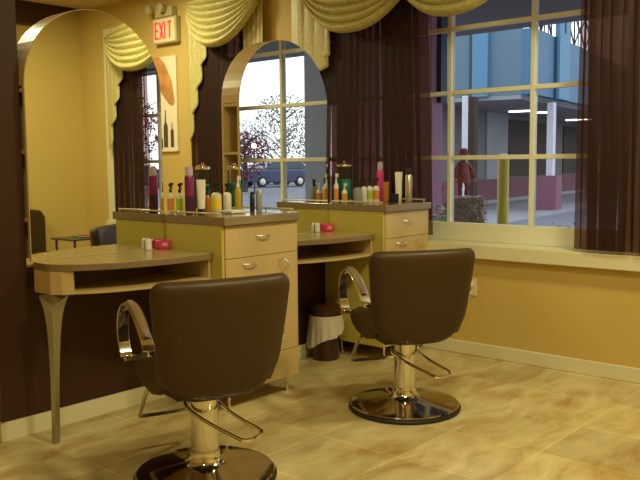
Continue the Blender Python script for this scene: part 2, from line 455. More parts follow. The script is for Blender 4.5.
ZD = 0.845        # desk top
def mirror_unit(xa, xb, label):
    t = empty('mirror_unit', ((xa + xb) / 2, 3.60, ZD), 0, label, 'mirror', 'arched station mirrors')
    def loc(bm):
        for v in bm.verts: v.co -= Vector(((xa + xb) / 2, 3.60, ZD))
        return bm
    z0, zt = 0.8465, 2.072
    ya, yb = 3.522, 3.675
    outer = arch_pts(xa, xb, z0, zt); inner = arch_pts(xa, xb, z0, zt, inset=0.018)
    # arch band (top and right side); the left side below the spring is open shelving
    zs = zt - (xb - xa) / 2
    b = BM()
    n = len(outer)
    for i in range(n - 1):
        if i == 0: continue
        q = [(outer[i], ya), (outer[i + 1], ya), (outer[i + 1], yb), (outer[i], yb)]
        p_ = [(inner[i], ya), (inner[i + 1], ya), (inner[i + 1], yb), (inner[i], yb)]
        A = [b.verts.new((u[0], yy, u[1])) for u, yy in q]; B = [b.verts.new((u[0], yy, u[1])) for u, yy in p_]
        b.faces.new(A); b.faces.new(B[::-1])
        for k_ in range(4): b.faces.new((A[k_], B[k_], B[(k_ + 1) % 4], A[(k_ + 1) % 4]))
    bmesh.ops.remove_doubles(b, verts=b.verts[:], dist=1e-5)
    obj('arch_band', loc(b), 'wood', t, smooth=True)
    obj('front_board', loc(prism_xz(BM(), arch_pts(xa, xb, z0, zt, inset=0.0185), ya + 0.001, ya + 0.014)), 'wood', t)
    obj('back_board', loc(prism_xz(BM(), arch_pts(xa, xb, z0, zt, inset=0.0185), yb - 0.014, yb - 0.001)), 'wood', t)
    s = BM()
    box(s, xa, xa + 0.018, ya, ya + 0.016, z0, zs); box(s, xa, xa + 0.018, yb - 0.016, yb, z0, zs)
    obj('side_stile', loc(s), 'wood', t)
    for zz in (1.045, 1.366, 1.655):
        obj('shelf', loc(bx(xa, xa + 0.14, ya + 0.0165, yb - 0.0165, zz - 0.009, zz + 0.009)), 'wood', t)
    obj('shelf_back', loc(bx(xa + 0.141, xa + 0.15, ya + 0.0165, yb - 0.0165, z0, zs)), 'wood', t)
    obj('mirror_glass', loc(prism_xz(BM(), arch_pts(xa, xb, z0, zt, inset=0.0025), ya - 0.004, ya - 0.0003)), 'mirror', t)
    return t
mirror_unit(1.949, 2.742, 'tall arched wall mirror above the desk nearest the viewer, beside the dark brown post')
mirror_unit(3.318, 4.128, 'arched mirror above the far desk reflecting the window, with open shelves in its left side')

def handle(bm, cx, y, cz, w_=0.10, vert=False):
    pts = []
    for i in range(9):
        a = i / 8; u = (a - 0.5) * w_
        d = -0.028 * math.sin(PI * a) ** 0.35
        dz = 0.0
        pts.append((cx + (0 if vert else u), y + d, cz + (u if vert else dz)))
    return tube(bm, pts, 0.004, 8)

def bowl_foot(bm, x, y, h):
    lathe(bm, [(0.024, h - 0.001), (0.022, h - 0.008), (0.010, h - 0.02), (0.007, h * 0.45), (0.008, 0.02), (0.017, 0.010), (0.018, 0.0008)], (x, y, 0), 16)
    return bm

def cabinet(xa, xb, label, clip_right=False):
    t = empty('styling_cabinet', ((xa + xb) / 2, 3.31, 0), 0, label, 'cabinet', 'styling station cabinets')
    o = Vector(((xa + xb) / 2, 3.31, 0))
    def loc(bm):
        for v in bm.verts: v.co -= o
        return bm
    yf, yb = 3.072, YP - 0.016
    z0, z1 = 0.10, 0.985
    obj('body', loc(bx(xa + 0.018, xb - 0.018, yf, yb, z0, z1)), 'wood', t)
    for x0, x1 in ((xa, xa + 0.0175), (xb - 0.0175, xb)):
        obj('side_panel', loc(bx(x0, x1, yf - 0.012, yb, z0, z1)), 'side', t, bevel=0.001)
    g = 0.003
    def front(name, xa_, xb_, za, zb):
        return obj(name, loc(bx(xa_, xb_, yf - 0.019, yf - 0.0005, za, zb)), 'wood', t, bevel=0.0015)
    xl, xr = xa + 0.019, xb - 0.002
    dr = front('drawer', xl, xr, 0.812, z1 - 0.004)
    obj('handle', loc(handle(BM(), (xl + xr) / 2, yf - 0.019, 0.918)), 'brushed', dr, smooth=True)
    dd = front('door', xl, xr, 0.262, 0.812 - g)
    obj('handle', loc(handle(BM(), xl + 0.17, yf - 0.019, 0.775)), 'brushed', dd, smooth=True)
    obj('tool_hook', loc(tube(BM(), [(xr - 0.150, yf - 0.019, 0.775), (xr - 0.145, yf - 0.05, 0.785), (xr - 0.12, yf - 0.055, 0.76), (xr - 0.105, yf - 0.055, 0.735), (xr - 0.100, yf - 0.02, 0.725)], 0.0045, 8)), 'chrome', dd, smooth=True)
    front('kick_drawer', xl, xr, z0 + 0.001, 0.262 - g)
    # worktop
    cb = BM()
    xr_ = xb + 0.004 if not clip_right else xb
    box(cb, xa - 0.004, xr_, 3.030, YP + 0.05, z1 + 0.0005, 1.030)
    obj('worktop', loc(cb), 'counter', t, bevel=0.004)
    # low gallery rails along both ends
    for nm, xx in (('rail', xa + 0.012), ('rail', xb - 0.012)):
        r = BM()
        tube(r, [(xx, 3.075, 1.046), (xx, 3.505, 1.046)], 0.0055, 8)
        for yy in (3.085, 3.29, 3.495): lathe(r, [(0.004, 0.0), (0.004, 0.0145)], (xx, yy, 1.0305), 8)
        obj(nm, loc(r), 'brass', t, smooth=True)
    for fx, fy in ((xa + 0.075, 3.11), (xb - 0.045, 3.11), (xa + 0.075, 3.47), (xb - 0.045, 3.47)):
        obj('foot', loc(bowl_foot(BM(), fx, fy, 0.10)), 'chrome', t, smooth=True)
    return t
cabinet(2.746, 3.312, 'maple drawer cabinet between the two mirrors, with laden worktop and brass rails')
cabinet(4.132, 4.650, 'maple drawer cabinet in the corner against the window wall', True)

def desk(xa, wdt, label, left_leg):
    t = empty('styling_desk', (xa + wdt / 2, 3.4, 0), 0, label, 'desk', 'bow-fronted styling desks')
    o = Vector((xa + wdt / 2, 3.4, 0))
    def loc(bm):
        for v in bm.verts: v.co -= o
        return bm
    ctrl = [(0.004, 3.515), (0.000, 3.44), (0.004, 3.385), (0.022, 3.335), (0.06, 3.29), (0.13, 3.235), (0.23, 3.185), (0.36, 3.145), (0.50, 3.118), (0.64, 3.108), (0.74, 3.112), (wdt - 0.001, 3.125)]
    fr = smooth_path([(xa + x, y, 0) for x, y in ctrl], 5)
    pts = [(p_.x, p_.y) for p_ in fr] + [(xa + wdt - 0.001, 3.515)]
    obj('desktop', loc(prism(BM(), pts, ZD - 0.033, ZD, 0, 1)), [M['desk'], M['edge']], t, bevel=0.003)
    ctrl2 = [(x + 0.004, y + 0.012) for x, y in ctrl if x > 0.05]
    fr2 = smooth_path([(xa + x, y, 0) for x, y in ctrl2], 5)
    pts2 = [(p_.x, p_.y) for p_ in fr2] + [(xa + wdt - 0.003, 3.515), (xa + 0.094, 3.515)]
    obj('shelf', loc(prism(BM(), pts2, 0.702, 0.716)), 'wood', t)
    obj('end_panel', loc(bx(xa + wdt - 0.022, xa + wdt - 0.004, 3.14, 3.515, 0.7165, ZD - 0.0335)), 'wood', t)
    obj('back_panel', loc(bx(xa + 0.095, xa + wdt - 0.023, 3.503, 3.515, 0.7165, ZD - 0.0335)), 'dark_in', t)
    blk = [(0.006, 3.515), (0.006, 3.37), (0.036, 3.320), (0.080, 3.292), (0.092, 3.305), (0.092, 3.515)]
    obj('corner_block', loc(prism(BM(), [(xa + x, y) for x, y in blk], 0.700, ZD - 0.0335)), 'wood', t, bevel=0.002)
    # flared three-sided metal leg
    b = BM()
    prof = [(0.0, 0.021), (0.15, 0.021), (0.32, 0.023), (0.46, 0.029), (0.56, 0.037), (0.64, 0.051), (0.70, 0.074)]
    rings = []
    for z, hw in smooth_path([(z, h_, 0) for z, h_ in prof], 4) and [(p_.x, p_.y) for p_ in smooth_path([(z, h_, 0) for z, h_ in prof], 4)]:
        cx, cy = xa + (-0.012 if left_leg else 0.05) + 0.024 * z, 3.345
        d = hw
        # kite section with a crease facing the room
        ring = [(-d * 0.80, d * 0.55), (-d * 0.9, d * 0.2), (-0.12 * d, -d * 0.62), (0.12 * d, -d * 0.62), (d * 0.9, -d * 0.1), (d * 0.85, d * 0.3)]
        ca, sa = math.cos(-0.55), math.sin(-0.55)
        rings.append([b.verts.new((cx + u * ca - v * sa, cy + u * sa + v * ca, max(z, 0.0008) - (0.034 * max(0, (z - 0.64) / 0.06) if abs(u) < 0.2 * d else 0))) for u, v in ring])
    for a_, b_ in zip(rings, rings[1:]):
        for i in range(6): b.faces.new((a_[i], a_[(i + 1) % 6], b_[(i + 1) % 6], b_[i]))
    b.faces.new(rings[0][::-1]); b.faces.new(rings[-1])
    # scalloped collar where it meets the block
    obj('leg', loc(b), 'legmetal', t, smooth=True, angle=30)
    return t
desk(1.950, 0.792, 'bow-fronted desk nearest the viewer on a flared metal leg, under the first mirror', True)
desk(3.320, 0.808, 'bow-fronted desk under the far mirror, tucked between the two cabinets', False)

# ------------------------------------------------------------------ styling chairs (local frame: +Y forward)
def make_chair(label):
    t = empty('styling_chair', (0, 0, 0), 0, label, 'salon chair', 'hydraulic styling chairs')
    # base
    obj('base', lathe(BM(), [(0.288, 0.0225), (0.289, 0.026), (0.284, 0.033), (0.26, 0.038), (0.18, 0.050), (0.11, 0.060), (0.088, 0.066)], n=64, cap=True), 'darkchrome', t, smooth=True)
    obj('base_rim', lathe(BM(), [(0.285, 0.0006), (0.296, 0.003), (0.298, 0.012), (0.293, 0.0215), (0.285, 0.0215)], n=64), 'rubber', t, smooth=True)
    obj('collar', lathe(BM(), [(0.086, 0.0665), (0.076, 0.072), (0.067, 0.084), (0.062, 0.100), (0.0605, 0.118)], n=40), 'chrome', t, smooth=True)
    obj('column', lathe(BM(), [(0.056, 0.09), (0.057, 0.125), (0.057, 0.372), (0.05, 0.378)], n=40), 'chrome2', t, smooth=True)
    # pump lever
    b = BM()
    path = smooth_path([(-0.066, 0.05, 0.315), (-0.070, -0.02, 0.300), (-0.024, -0.14, 0.268), (0.040, -0.258, 0.236), (0.056, -0.274, 0.230), (0.080, -0.276, 0.227), (0.128, -0.252, 0.227), (0.150, -0.236, 0.230), (0.156, -0.210, 0.236), (0.105, -0.12, 0.268), (0.070, -0.02, 0.300), (0.066, 0.05, 0.315)], 4)
    tube(b, path, 0.0075, 8)
    obj('pump_lever', b, 'chrome', t, smooth=True)
    # footrest
    b = BM()
    path = smooth_path([(-0.17, 0.19, 0.36), (-0.17, 0.27, 0.30), (-0.17, 0.345, 0.215), (-0.165, 0.375, 0.185), (-0.14, 0.385, 0.178), (0, 0.385, 0.178), (0.14, 0.385, 0.178), (0.165, 0.375, 0.185), (0.17, 0.345, 0.215), (0.17, 0.27, 0.30), (0.17, 0.19, 0.36)], 4)
    tube(b, path, 0.010, 8)
    obj('footrest', b, 'chrome', t, smooth=True)
    obj('seat_bracket', bx(-0.16, 0.16, -0.13, 0.18, 0.3785, 0.392), 'rubber', t)
    # seat: cushion with a swelling top and rounded underside
    def seat_fn(u, v):
        a = 2 * PI * u
        ex = 0.35
        cx, sx = math.cos(a), math.sin(a)
        px = math.copysign(abs(cx) ** ex, cx); py = math.copysign(abs(sx) ** ex, sx)
        rr = [0.0, 0.55, 0.88, 0.98, 1.0, 1.0, 0.985, 0.93, 0.6, 0.0][int(round(v * 9))]
        zz = [0.393, 0.393, 0.398, 0.412, 0.435, 0.475, 0.500, 0.515, 0.522, 0.524][int(round(v * 9))]
        return Vector((px * rr * 0.217, 0.035 + py * rr * 0.235, zz))
    b = grid(BM(), 48, 10, seat_fn, closed_u=True); bmesh.ops.remove_doubles(b, verts=b.verts[:], dist=1e-4)
    obj('seat', b, 'leather', t, smooth=True, angle=80)
    # side skirts that climb from the seat to the back
    for s in (-1, 1):
        b = BM()
        out = [(-0.185, 0.46), (-0.185, 0.59), (-0.15, 0.60), (-0.08, 0.565), (0.08, 0.535), (0.17, 0.515), (0.20, 0.48), (0.17, 0.44), (0.08, 0.410), (-0.05, 0.398), (-0.15, 0.42)]
        A = [b.verts.new((s * 0.218, y, z)) for y, z in out]; B = [b.verts.new((s * 0.238, y, z)) for y, z in out]
        b.faces.new(A); b.faces.new(B[::-1])
        for i in range(len(out)): b.faces.new((A[i], A[(i + 1) % len(out)], B[(i + 1) % len(out)], B[i]))
        obj('side_panel', b, 'leather', t, smooth=True, bevel=0.008, seg=3)
    # back shell
    z0, z1 = 0.386, 0.874
    def hw(z):
        s = (z - z0) / (z1 - z0)
        wv = 0.240 + 0.044 * min(1, s * 1.15)
        r = 0.16
        if z < z0 + r:
            d = r - (z - z0); wv = wv - r + math.sqrt(max(0, r * r - d * d))
        r2 = 0.045
        if z > z1 - r2:
            d = r2 - (z1 - z); wv = wv - r2 + math.sqrt(max(0, r2 * r2 - d * d))
        return wv
    def centre(x, z):
        s = (z - z0) / (z1 - z0)
        return -0.235 - 0.060 * s + 0.04 * (1 - s) ** 3 + 0.55 * x * x
    NU, NV = 41, 41
    b = BM()
    def lay(side):
        V = []
        for j in range(NV):
            v = -math.cos(PI * j / (NV - 1))
            z = (z0 + z1) / 2 + v * (z1 - z0) / 2
            row = []
            for i in range(NU):
                u = -math.cos(PI * i / (NU - 1))
                x = u * hw(z)
                th = 0.048 * max(0, 1 - abs(u) ** 7) ** 0.5 * max(0, 1 - abs(v) ** 14) ** 0.5
                row.append(b.verts.new((x - 0.008, centre(x, z) + side * th, z)))
            V.append(row)
        for j in range(NV - 1):
            for i in range(NU - 1): b.faces.new((V[j][i], V[j][i + 1], V[j + 1][i + 1], V[j + 1][i]))
    lay(1); lay(-1)
    bmesh.ops.remove_doubles(b, verts=b.verts[:], dist=2e-4)
    obj('backrest', b, 'leather', t, smooth=True, angle=75)
    # looped strap arms with a pad
    for s in (-1, 1):
        x = s * 0.276
        loop = [(-0.165, 0.600), (-0.115, 0.652), (-0.03, 0.712), (0.055, 0.742), (0.130, 0.734), (0.185, 0.690), (0.202, 0.630), (0.192, 0.575), (0.168, 0.530), (0.150, 0.515)]
        P = smooth_path([(x, y, z) for y, z in loop], 5)
        b = BM()
        sect = [(-0.024, -0.005), (0.024, -0.005), (0.024, 0.005), (-0.024, 0.005)]
        sweep(b, P, sect, up=(0, 1, 0.001) if False else (s, 0, 0)) if False else None
        rings = []
        for i, p_ in enumerate(P):
            tn = P[min(i + 1, len(P) - 1)] - P[max(i - 1, 0)]; tn.normalize()
            sd = Vector((1, 0, 0)); nr = sd.cross(tn)
            rings.append([b.verts.new(p_ + sd * a_ + nr * c_) for a_, c_ in sect])
        for a_, c_ in zip(rings, rings[1:]):
            for i in range(4): b.faces.new((a_[i], a_[(i + 1) % 4], c_[(i + 1) % 4], c_[i]))
        b.faces.new(rings[0][::-1]); b.faces.new(rings[-1])
        # mounting lugs to the side panel
        for yy, zz in ((-0.165, 0.600), (0.155, 0.514)):
            box(b, min(s * 0.2385, s * 0.286), max(s * 0.2385, s * 0.286), yy - 0.014, yy + 0.014, zz - 0.016, zz + 0.004)
        ao = obj('arm', b, 'chrome', t, smooth=True, angle=35, bevel=0.002)
        b = BM(); rings = []
        Q = P[4:19]
        for i, p_ in enumerate(Q):
            tn = Q[min(i + 1, len(Q) - 1)] - Q[max(i - 1, 0)]; tn.normalize()
            sd = Vector((1, 0, 0)); nr = sd.cross(tn)
            k_ = max(0.25, math.sin(PI * (i + 0.3) / (len(Q) - 0.4)) ** 0.4)
            sc = [(-0.019, 0.0055), (0.019, 0.0055), (0.019 * k_, 0.012), (0.012 * k_, 0.0165), (-0.012 * k_, 0.0165), (-0.019 * k_, 0.012)]
            rings.append([b.verts.new(p_ + sd * a_ + nr * c_) for a_, c_ in sc])
        for a_, c_ in zip(rings, rings[1:]):
            for i in range(6): b.faces.new((a_[i], a_[(i + 1) % 6], c_[(i + 1) % 6], c_[i]))
        b.faces.new(rings[0][::-1]); b.faces.new(rings[-1])
        obj('arm_pad', b, 'pad', ao, smooth=True, angle=60)
    return t
ch = make_chair('brown vinyl salon chair closest to the viewer, in front of the near desk')
ch.location = (2.123, 2.493, 0); ch.rotation_euler.z = math.radians(70 - 90)
ch2 = copy_tree(ch)
ch2['label'] = 'brown vinyl salon chair by the window, in front of the far desk'
ch2.location = (3.433, 2.402, 0); ch2.rotation_euler.z = math.radians(58 - 90)

# ------------------------------------------------------------------ bottles and jars
ZC = 1.0312
def bottle_body(h, r, neck=0.35, shoulder=0.12):
    return [(r * 0.92, 0), (r, 0.004), (r, h * (1 - shoulder)), (r * 0.9, h * (1 - shoulder * 0.45)), (r * neck, h)]
def spray(x, y, h, r, label, body='white', band=None, top='black', group=None, rz=0.6, pump=False, name='spray_bottle', cat='bottle'):
    t = empty(name, (x, y, ZC), rz, label, cat, group)
    hb = h * 0.68
    obj('bottle_body', lathe(BM(), bottle_body(hb, r, 0.38, 0.2), n=20), body, t, smooth=True)
    if band: obj('label_band', lathe(BM(), [(r * 1.012, hb * 0.18), (r * 1.012, hb * 0.72)], n=20, cap=False), band, t, smooth=True)
    b = BM()
    lathe(b, [(r * 0.42, hb + 0.0005), (r * 0.42, hb + h * 0.09), (r * 0.25, hb + h * 0.11), (r * 0.2, hb + h * 0.2)], n=14)
    if pump:
        box(b, -r * 0.25, r * 0.25, -r * 0.9, r * 0.25, hb + h * 0.2, h)
    else:
        prism_yz = [(-r * 0.95, hb + h * 0.26), (-r * 0.95, h * 0.985), (-r * 0.2, h), (r * 0.5, h * 0.95), (r * 0.45, hb + h * 0.2), (-r * 0.3, hb + h * 0.2), (-r * 0.55, hb + h * 0.10), (-r * 0.72, hb + h * 0.10), (-r * 0.45, hb + h * 0.22)]
        A = [b.verts.new((-r * 0.28, y_, z_)) for y_, z_ in prism_yz]; B = [b.verts.new((r * 0.28, y_, z_)) for y_, z_ in prism_yz]
        b.faces.new(A); b.faces.new(B[::-1])
        for i in range(len(A)): b.faces.new((A[i], A[(i + 1) % len(A)], B[(i + 1) % len(A)], B[i]))
    obj('pump_head' if pump else 'trigger_head', b, top, t, smooth=True, angle=40)
    return t
def can(x, y, h, r, label, body, cap, group=None, lower=None):
    t = empty('aerosol_can', (x, y, ZC), 0, label, 'can', group)
    hb = h * 0.80
    obj('can_body', lathe(BM(), [(r * 0.95, 0), (r, 0.004), (r, hb * 0.95), (r * 0.82, hb)], n=24), body, t, smooth=True)
    if lower: obj('lower_wrap', lathe(BM(), [(r * 1.012, 0.004), (r * 1.012, hb * 0.48)], n=24, cap=False), lower, t, smooth=True)
    obj('cap', lathe(BM(), [(r * 0.80, hb + 0.0005), (r * 0.80, h * 0.93), (r * 0.7, h * 0.98), (r * 0.35, h)], n=24), cap, t, smooth=True)
    return t
def tube_bottle(x, y, h, r, label, body, cap, rz=-0.73, group=None):
    t = empty('cream_tube', (x, y, ZC), rz, label, 'tube', group)
    obj('cap', lathe(BM(), [(r * 0.8, 0), (r * 0.82, 0.003), (r * 0.82, h * 0.16), (r * 0.8, h * 0.17)], n=20), cap, t, smooth=True)
    def fn(u, v):
        a = 2 * PI * u; k_ = v
        return Vector((math.cos(a) * r * (0.86 + 0.2 * k_), math.sin(a) * r * (0.86 * (1 - k_) + 0.06), h * 0.172 + v * h * 0.828))
    b = grid(BM(), 20, 6, fn, closed_u=True)
    b.verts.ensure_lookup_table()
    b.faces.new([b.verts[i] for i in range(20)]); b.faces.new([b.verts[100 + i] for i in range(20)])
    obj('tube_body', b, body, t, smooth=True, angle=50)
    return t
def jar(x, y, h, r, label, tools=True):
    t = empty('disinfectant_jar', (x, y, ZC), 0, label, 'jar', 'tall glass disinfectant jars')
    hg = h * 0.86
    g = BM(); lathe(g, [(r * 0.5, 0.0), (r, 0.002), (r, hg)], n=32, cap=False)
    obj('glass', g, 'jarglass', t, smooth=True)
    obj('foot', lathe(BM(), [(r * 1.03, -0.0003), (r * 1.05, 0.004), (r * 1.05, 0.018), (r * 1.02, 0.022)], n=32, cap=False), 'silver', t, smooth=True)
    obj('liquid', lathe(BM(), [(r * 0.92, 0.007), (r * 0.92, hg * 0.66)], n=32), 'teal', t, smooth=True)
    obj('lid', lathe(BM(), [(r * 1.04, hg + 0.0005), (r * 1.06, hg + 0.006), (r * 1.0, hg + 0.016), (r * 0.6, hg + 0.024), (r * 0.2, hg + 0.027), (r * 0.18, h * 0.975), (r * 0.3, h * 0.985), (r * 0.2, h)], n=32), 'chrome', t, smooth=True)
    return t
G1, G2 = 'hair products on the near worktop', 'hair products on the corner worktop'
spray(2.768, 3.492, 0.172, 0.018, 'small white spray bottle with orange label touching the near mirror edge', 'white', 'orange', group=G1)
spray(2.796, 3.448, 0.171, 0.019, 'small white spray bottle with lime green label left of the purple can', 'white', 'green', group=G1)
can(2.792, 3.360, 0.263, 0.026, 'tall purple hairspray can with lilac cap on the near worktop', 'purple', 'lilac', G1, lower='purple2')
tube_bottle(2.822, 3.300, 0.188, 0.023, 'pale upright tube with black cap right of the purple can', 'white', 'black', group=G1)
spray(2.925, 3.370, 0.150, 0.018, 'small amber pump bottle behind the pale tube on the near worktop', 'amber', None, group=G1)
spray(3.000, 3.380, 0.166, 0.030, 'squat bottle with broad yellow label and black trigger', 'cream', 'yellow', group=G1)
spray(3.092, 3.390, 0.164, 0.024, 'plain white spray bottle with black trigger right of the yellow-labelled one', 'white', None, group=G1)
jar(3.010, 3.500, 0.279, 0.042, 'clear jar with chrome lid at the back of the near worktop, behind the bottles')
jar(3.200, 3.440, 0.277, 0.042, 'clear jar with chrome lid at the left edge of the far mirror')
spray(3.130, 3.340, 0.203, 0.019, 'slim bottle of golden oil with white pump in front of a jar', 'oil', None, 'white', group=G1, pump=True, name='pump_bottle')
can(3.165, 3.262, 0.114, 0.014, 'small slim black can at the right end of the near worktop', 'black', 'black', G1)
can(3.192, 3.235, 0.125, 0.018, 'small grey can with silver shoulder at the right end of the near worktop', 'grey', 'silver', G1)
t = bx(2.965, 3.075, 3.215, 3.30, ZC, ZC + 0.018)
tag(obj('folded_cloth', t, 'white', bevel=0.006, seg=3), 'small folded white cloth on the near worktop before the yellow-labelled bottle', 'cloth')

spray(4.162, 3.475, 0.200, 0.017, 'slim orange bottle with tall white pump beside the far mirror edge', 'white', 'orange', 'white', group=G2, pump=True, name='pump_bottle')
spray(4.165, 3.405, 0.135, 0.019, 'short white bottle with orange label in front of the slim pump bottle', 'white', 'orange', 'cream', group=G2, pump=True, name='pump_bottle')
jar(4.195, 3.425, 0.285, 0.049, 'large blue-green disinfectant jar on the corner worktop')
bpy.data.objects[[o.name for o in bpy.data.objects if o.name.startswith('disinfectant_jar')][-1]].location = (4.245, 3.470, ZC)
spray(4.205, 3.325, 0.160, 0.028, 'grey spray bottle with black trigger in front of the blue-green jar', 'grey', None, group=G2)
spray(4.300, 3.345, 0.165, 0.020, 'plain white spray bottle right of the grey spray bottle', 'white', None, group=G2)
spray(4.378, 3.355, 0.165, 0.020, 'white spray bottle with lime label in the corner worktop row', 'white', 'green', group=G2)
spray(4.430, 3.340, 0.165, 0.023, 'white spray bottle with orange label in the middle of the corner worktop', 'white', 'orange', group=G2)
can(4.600, 3.430, 0.277, 0.025, 'tall magenta hairspray can on the corner worktop', 'magenta', 'lilac', G2)
tube_bottle(4.530, 3.330, 0.137, 0.021, 'amber tube standing on its cap right of the magenta can', 'amber', 'amber', group=G2)
tube_bottle(4.600, 3.270, 0.205, 0.026, 'white tube standing on its cap near the corner drape', 'white', 'cream', group=G2)
can(4.610, 3.190, 0.233, 0.025, 'tall silver-white can with black cap at the end of the corner worktop', 'silver', 'black', G2)
b = BM(); lathe(b, [(0.032, 0), (0.034, 0.003), (0.034, 0.06), (0.028, 0.06), (0.028, 0.01)], n=20)
o = obj('black_cup', b, 'black', None, smooth=True); o.location = (4.430, 3.190, ZC)
tag(o, 'low black cup at the front of the corner worktop', 'cup')

for i, (x, lab, lab2) in enumerate(((2.700, 'pink card box on the near desk against the mirror', 'small white card holder beside the pink box on the near desk'), (4.080, 'pink card box on the far desk against the mirror', 'small white card holder beside the pink box on the far desk'))):
    b = BM(); box(b, x - 0.035, x + 0.035, 3.462, 3.514, ZD + 0.0006, ZD + 0.050)
    t = obj('card_box', b, 'pink', bevel=0.006, seg=3); tag(t, lab, 'box', 'pink boxes on the desks')
    obj('box_label', bx(x - 0.022, x + 0.014, 3.4605, 3.4618, ZD + 0.018, ZD + 0.036), pm('pale_pink_print', (0.8, 0.45, 0.5), 0.4), t)
    b = BM(); prism_xz(b, [(x - 0.098, ZD + 0.0006), (x - 0.064, ZD + 0.0006), (x - 0.066, ZD + 0.05), (x - 0.072, ZD + 0.062), (x - 0.090, ZD + 0.062), (x - 0.096, ZD + 0.05)], 3.492, 3.514)
    tag(obj('card_holder', b, 'white', bevel=0.004), lab2, 'card holder', 'white card holders on the desks')

# ------------------------------------------------------------------ waste bin, outlet
t = empty('waste_bin', (3.994, 3.435, 0), 0, 'round brown waste bin with pale liner beneath the far desk', 'bin')
obj('bin_body', lathe(BM(), [(0.088, 0.0008), (0.092, 0.006), (0.106, 0.33), (0.109, 0.335), (0.106, 0.338), (0.101, 0.33), (0.089, 0.02)], n=40, cap=False), 'bin', t, smooth=True)
obj('bin_floor', lathe(BM(), [(0.087, 0.002), (0.088, 0.012)], n=40), 'bin', t)
def liner(u, v):
    a = 2 * PI * u
    dz = 0.105 + 0.050 * math.cos(a - 2.7) + 0.012 * math.sin(3 * a)
    r = 0.110 + 0.013 * v + 0.005 * v * math.sin(9 * a) + 0.004 * v * math.sin(17 * a + 1)
    if v < 0.12: r = 0.1105
    return Vector((r * math.cos(a), r * math.sin(a), 0.300 - v * dz * 1.35))
b = grid(BM(), 96, 10, liner, closed_u=True)
lo = obj('liner', b, 'liner', t, smooth=True, angle=80)
obj('bin_lid', lathe(BM(), [(0.1085, 0.3385), (0.110, 0.350), (0.085, 0.366), (0.03, 0.372)], n=40), 'bin', t, smooth=True)

t = empty('wall_outlet', (XW - 0.0005, 2.725, 0.466), 0, 'cream wall outlet with a plug, low on the yellow wall behind the far chair', 'outlet')
obj('cover_plate', bx(-0.008, 0, -0.036, 0.036, -0.058, 0.058), 'cream', t, bevel=0.003)
obj('plug', bx(-0.04, -0.0085, -0.016, 0.016, 0.004, 0.036), 'white', t, bevel=0.004)

# ------------------------------------------------------------------ exit sign and poster
t = empty('exit_sign', (XW - 0.001, 5.865, 2.505), 0, 'lit EXIT sign with red letters and twin emergency lamps on the yellow wall', 'exit sign')
obj('case', bx(-0.055, 0, -0.165, 0.165, -0.115, 0.115), 'exitbox', t, bevel=0.006)
obj('face', bx(-0.060, -0.0555, -0.150, 0.150, -0.102, 0.102), 'exitface', t)
obj('lamp_housing', bx(-0.070, 0, -0.12, 0.12, 0.1155, 0.205), 'exitbox', t, bevel=0.01)
for s in (0.145, -0.03):
    b = lathe(BM(), [(0.018, -0.045), (0.034, -0.02), (0.042, 0.02), (0.042, 0.03)], n=24)
    for v in b.verts:
        c = v.co.copy(); v.co = Vector((-c.z - 0.10, c.x + s, c.y * 1.0 + 0.185))
    lo = obj('emergency_lamp', b, 'exitbox', t, smooth=True)
    b = lathe(BM(), [(0.037, 0.031), (0.024, 0.038), (0.008, 0.041)], n=24)
    for v in b.verts:
        c = v.co.copy(); v.co = Vector((-c.z - 0.10, c.x + s, c.y + 0.185))
    obj('lens', b, 'lens', lo, smooth=True)
# letters, read from inside the room (left to right runs towards -Y)
def stroke(bm, a, c, wd, x0=-0.0635, x1=-0.0605):
    a, c = Vector(a), Vector(c); d = (c - a).normalized(); n_ = Vector((-d.y, d.x)) * wd / 2
    q = [a + n_, c + n_, c - n_, a - n_]
    A = [bm.verts.new((x0, p_.x, p_.y)) for p_ in q]; B = [bm.verts.new((x1, p_.x, p_.y)) for p_ in q]
    bm.faces.new(A); bm.faces.new(B[::-1])
    for i in range(4): bm.faces.new((A[i], A[(i + 1) % 4], B[(i + 1) % 4], B[i]))
LW, LH, SW = 0.052, 0.135, 0.017
def letter(strokes, left):
    b = BM()
    for (ax, ay), (cx, cy) in strokes:
        stroke(b, (left - ax * LW, -LH / 2 + ay * LH), (left - cx * LW, -LH / 2 + cy * LH), SW)
    obj('letter', b, 'exit', t)
letter([((0.1, -0.06), (0.1, 1.06)), ((0, 1), (1, 1)), ((0, 0.5), (0.85, 0.5)), ((0, 0), (1, 0))], 0.128)
letter([((0.05, -0.05), (0.95, 1.05)), ((0.05, 1.05), (0.95, -0.05))], 0.060)
letter([((0.5, -0.06), (0.5, 1.06))], 0.012)
letter([((0.5, -0.06), (0.5, 1.0)), ((0, 1), (1, 1))], -0.055)

t = empty('poster', (XW - 0.001, 6.01, 1.85), 0, 'tall cream poster of a tan hand above dark bottles, under the exit sign', 'poster')
obj('board', bx(-0.022, 0, -0.25, 0.25, -0.43, 0.43), 'paper', t, bevel=0.003)
def flat(name, pts, mat, d=0.0232):
    b = BM(); A = [b.verts.new((-d, y, z)) for y, z in pts]; B = [b.verts.new((-0.0222, y, z)) for y, z in pts]
    b.faces.new(A); b.faces.new(B[::-1])
    for i in range(len(A)): b.faces.new((A[i], A[(i + 1) % len(A)], B[(i + 1) % len(A)], B[i]))
    return obj(name, b, mat, t)
flat('tan_print', [(0.25, 0.43), (-0.02, 0.43), (-0.10, 0.36), (-0.19, 0.20), (-0.225, 0.02), (-0.20, -0.02), (-0.14, 0.0), (-0.05, 0.09), (0.03, 0.18), (0.12, 0.22), (0.25, 0.30)], 'skin')
flat('bottle_print', [(-0.115, -0.39), (-0.055, -0.39), (-0.055, -0.20), (-0.075, -0.16), (-0.079, -0.05), (-0.091, -0.05), (-0.095, -0.16), (-0.115, -0.20)], 'ink')
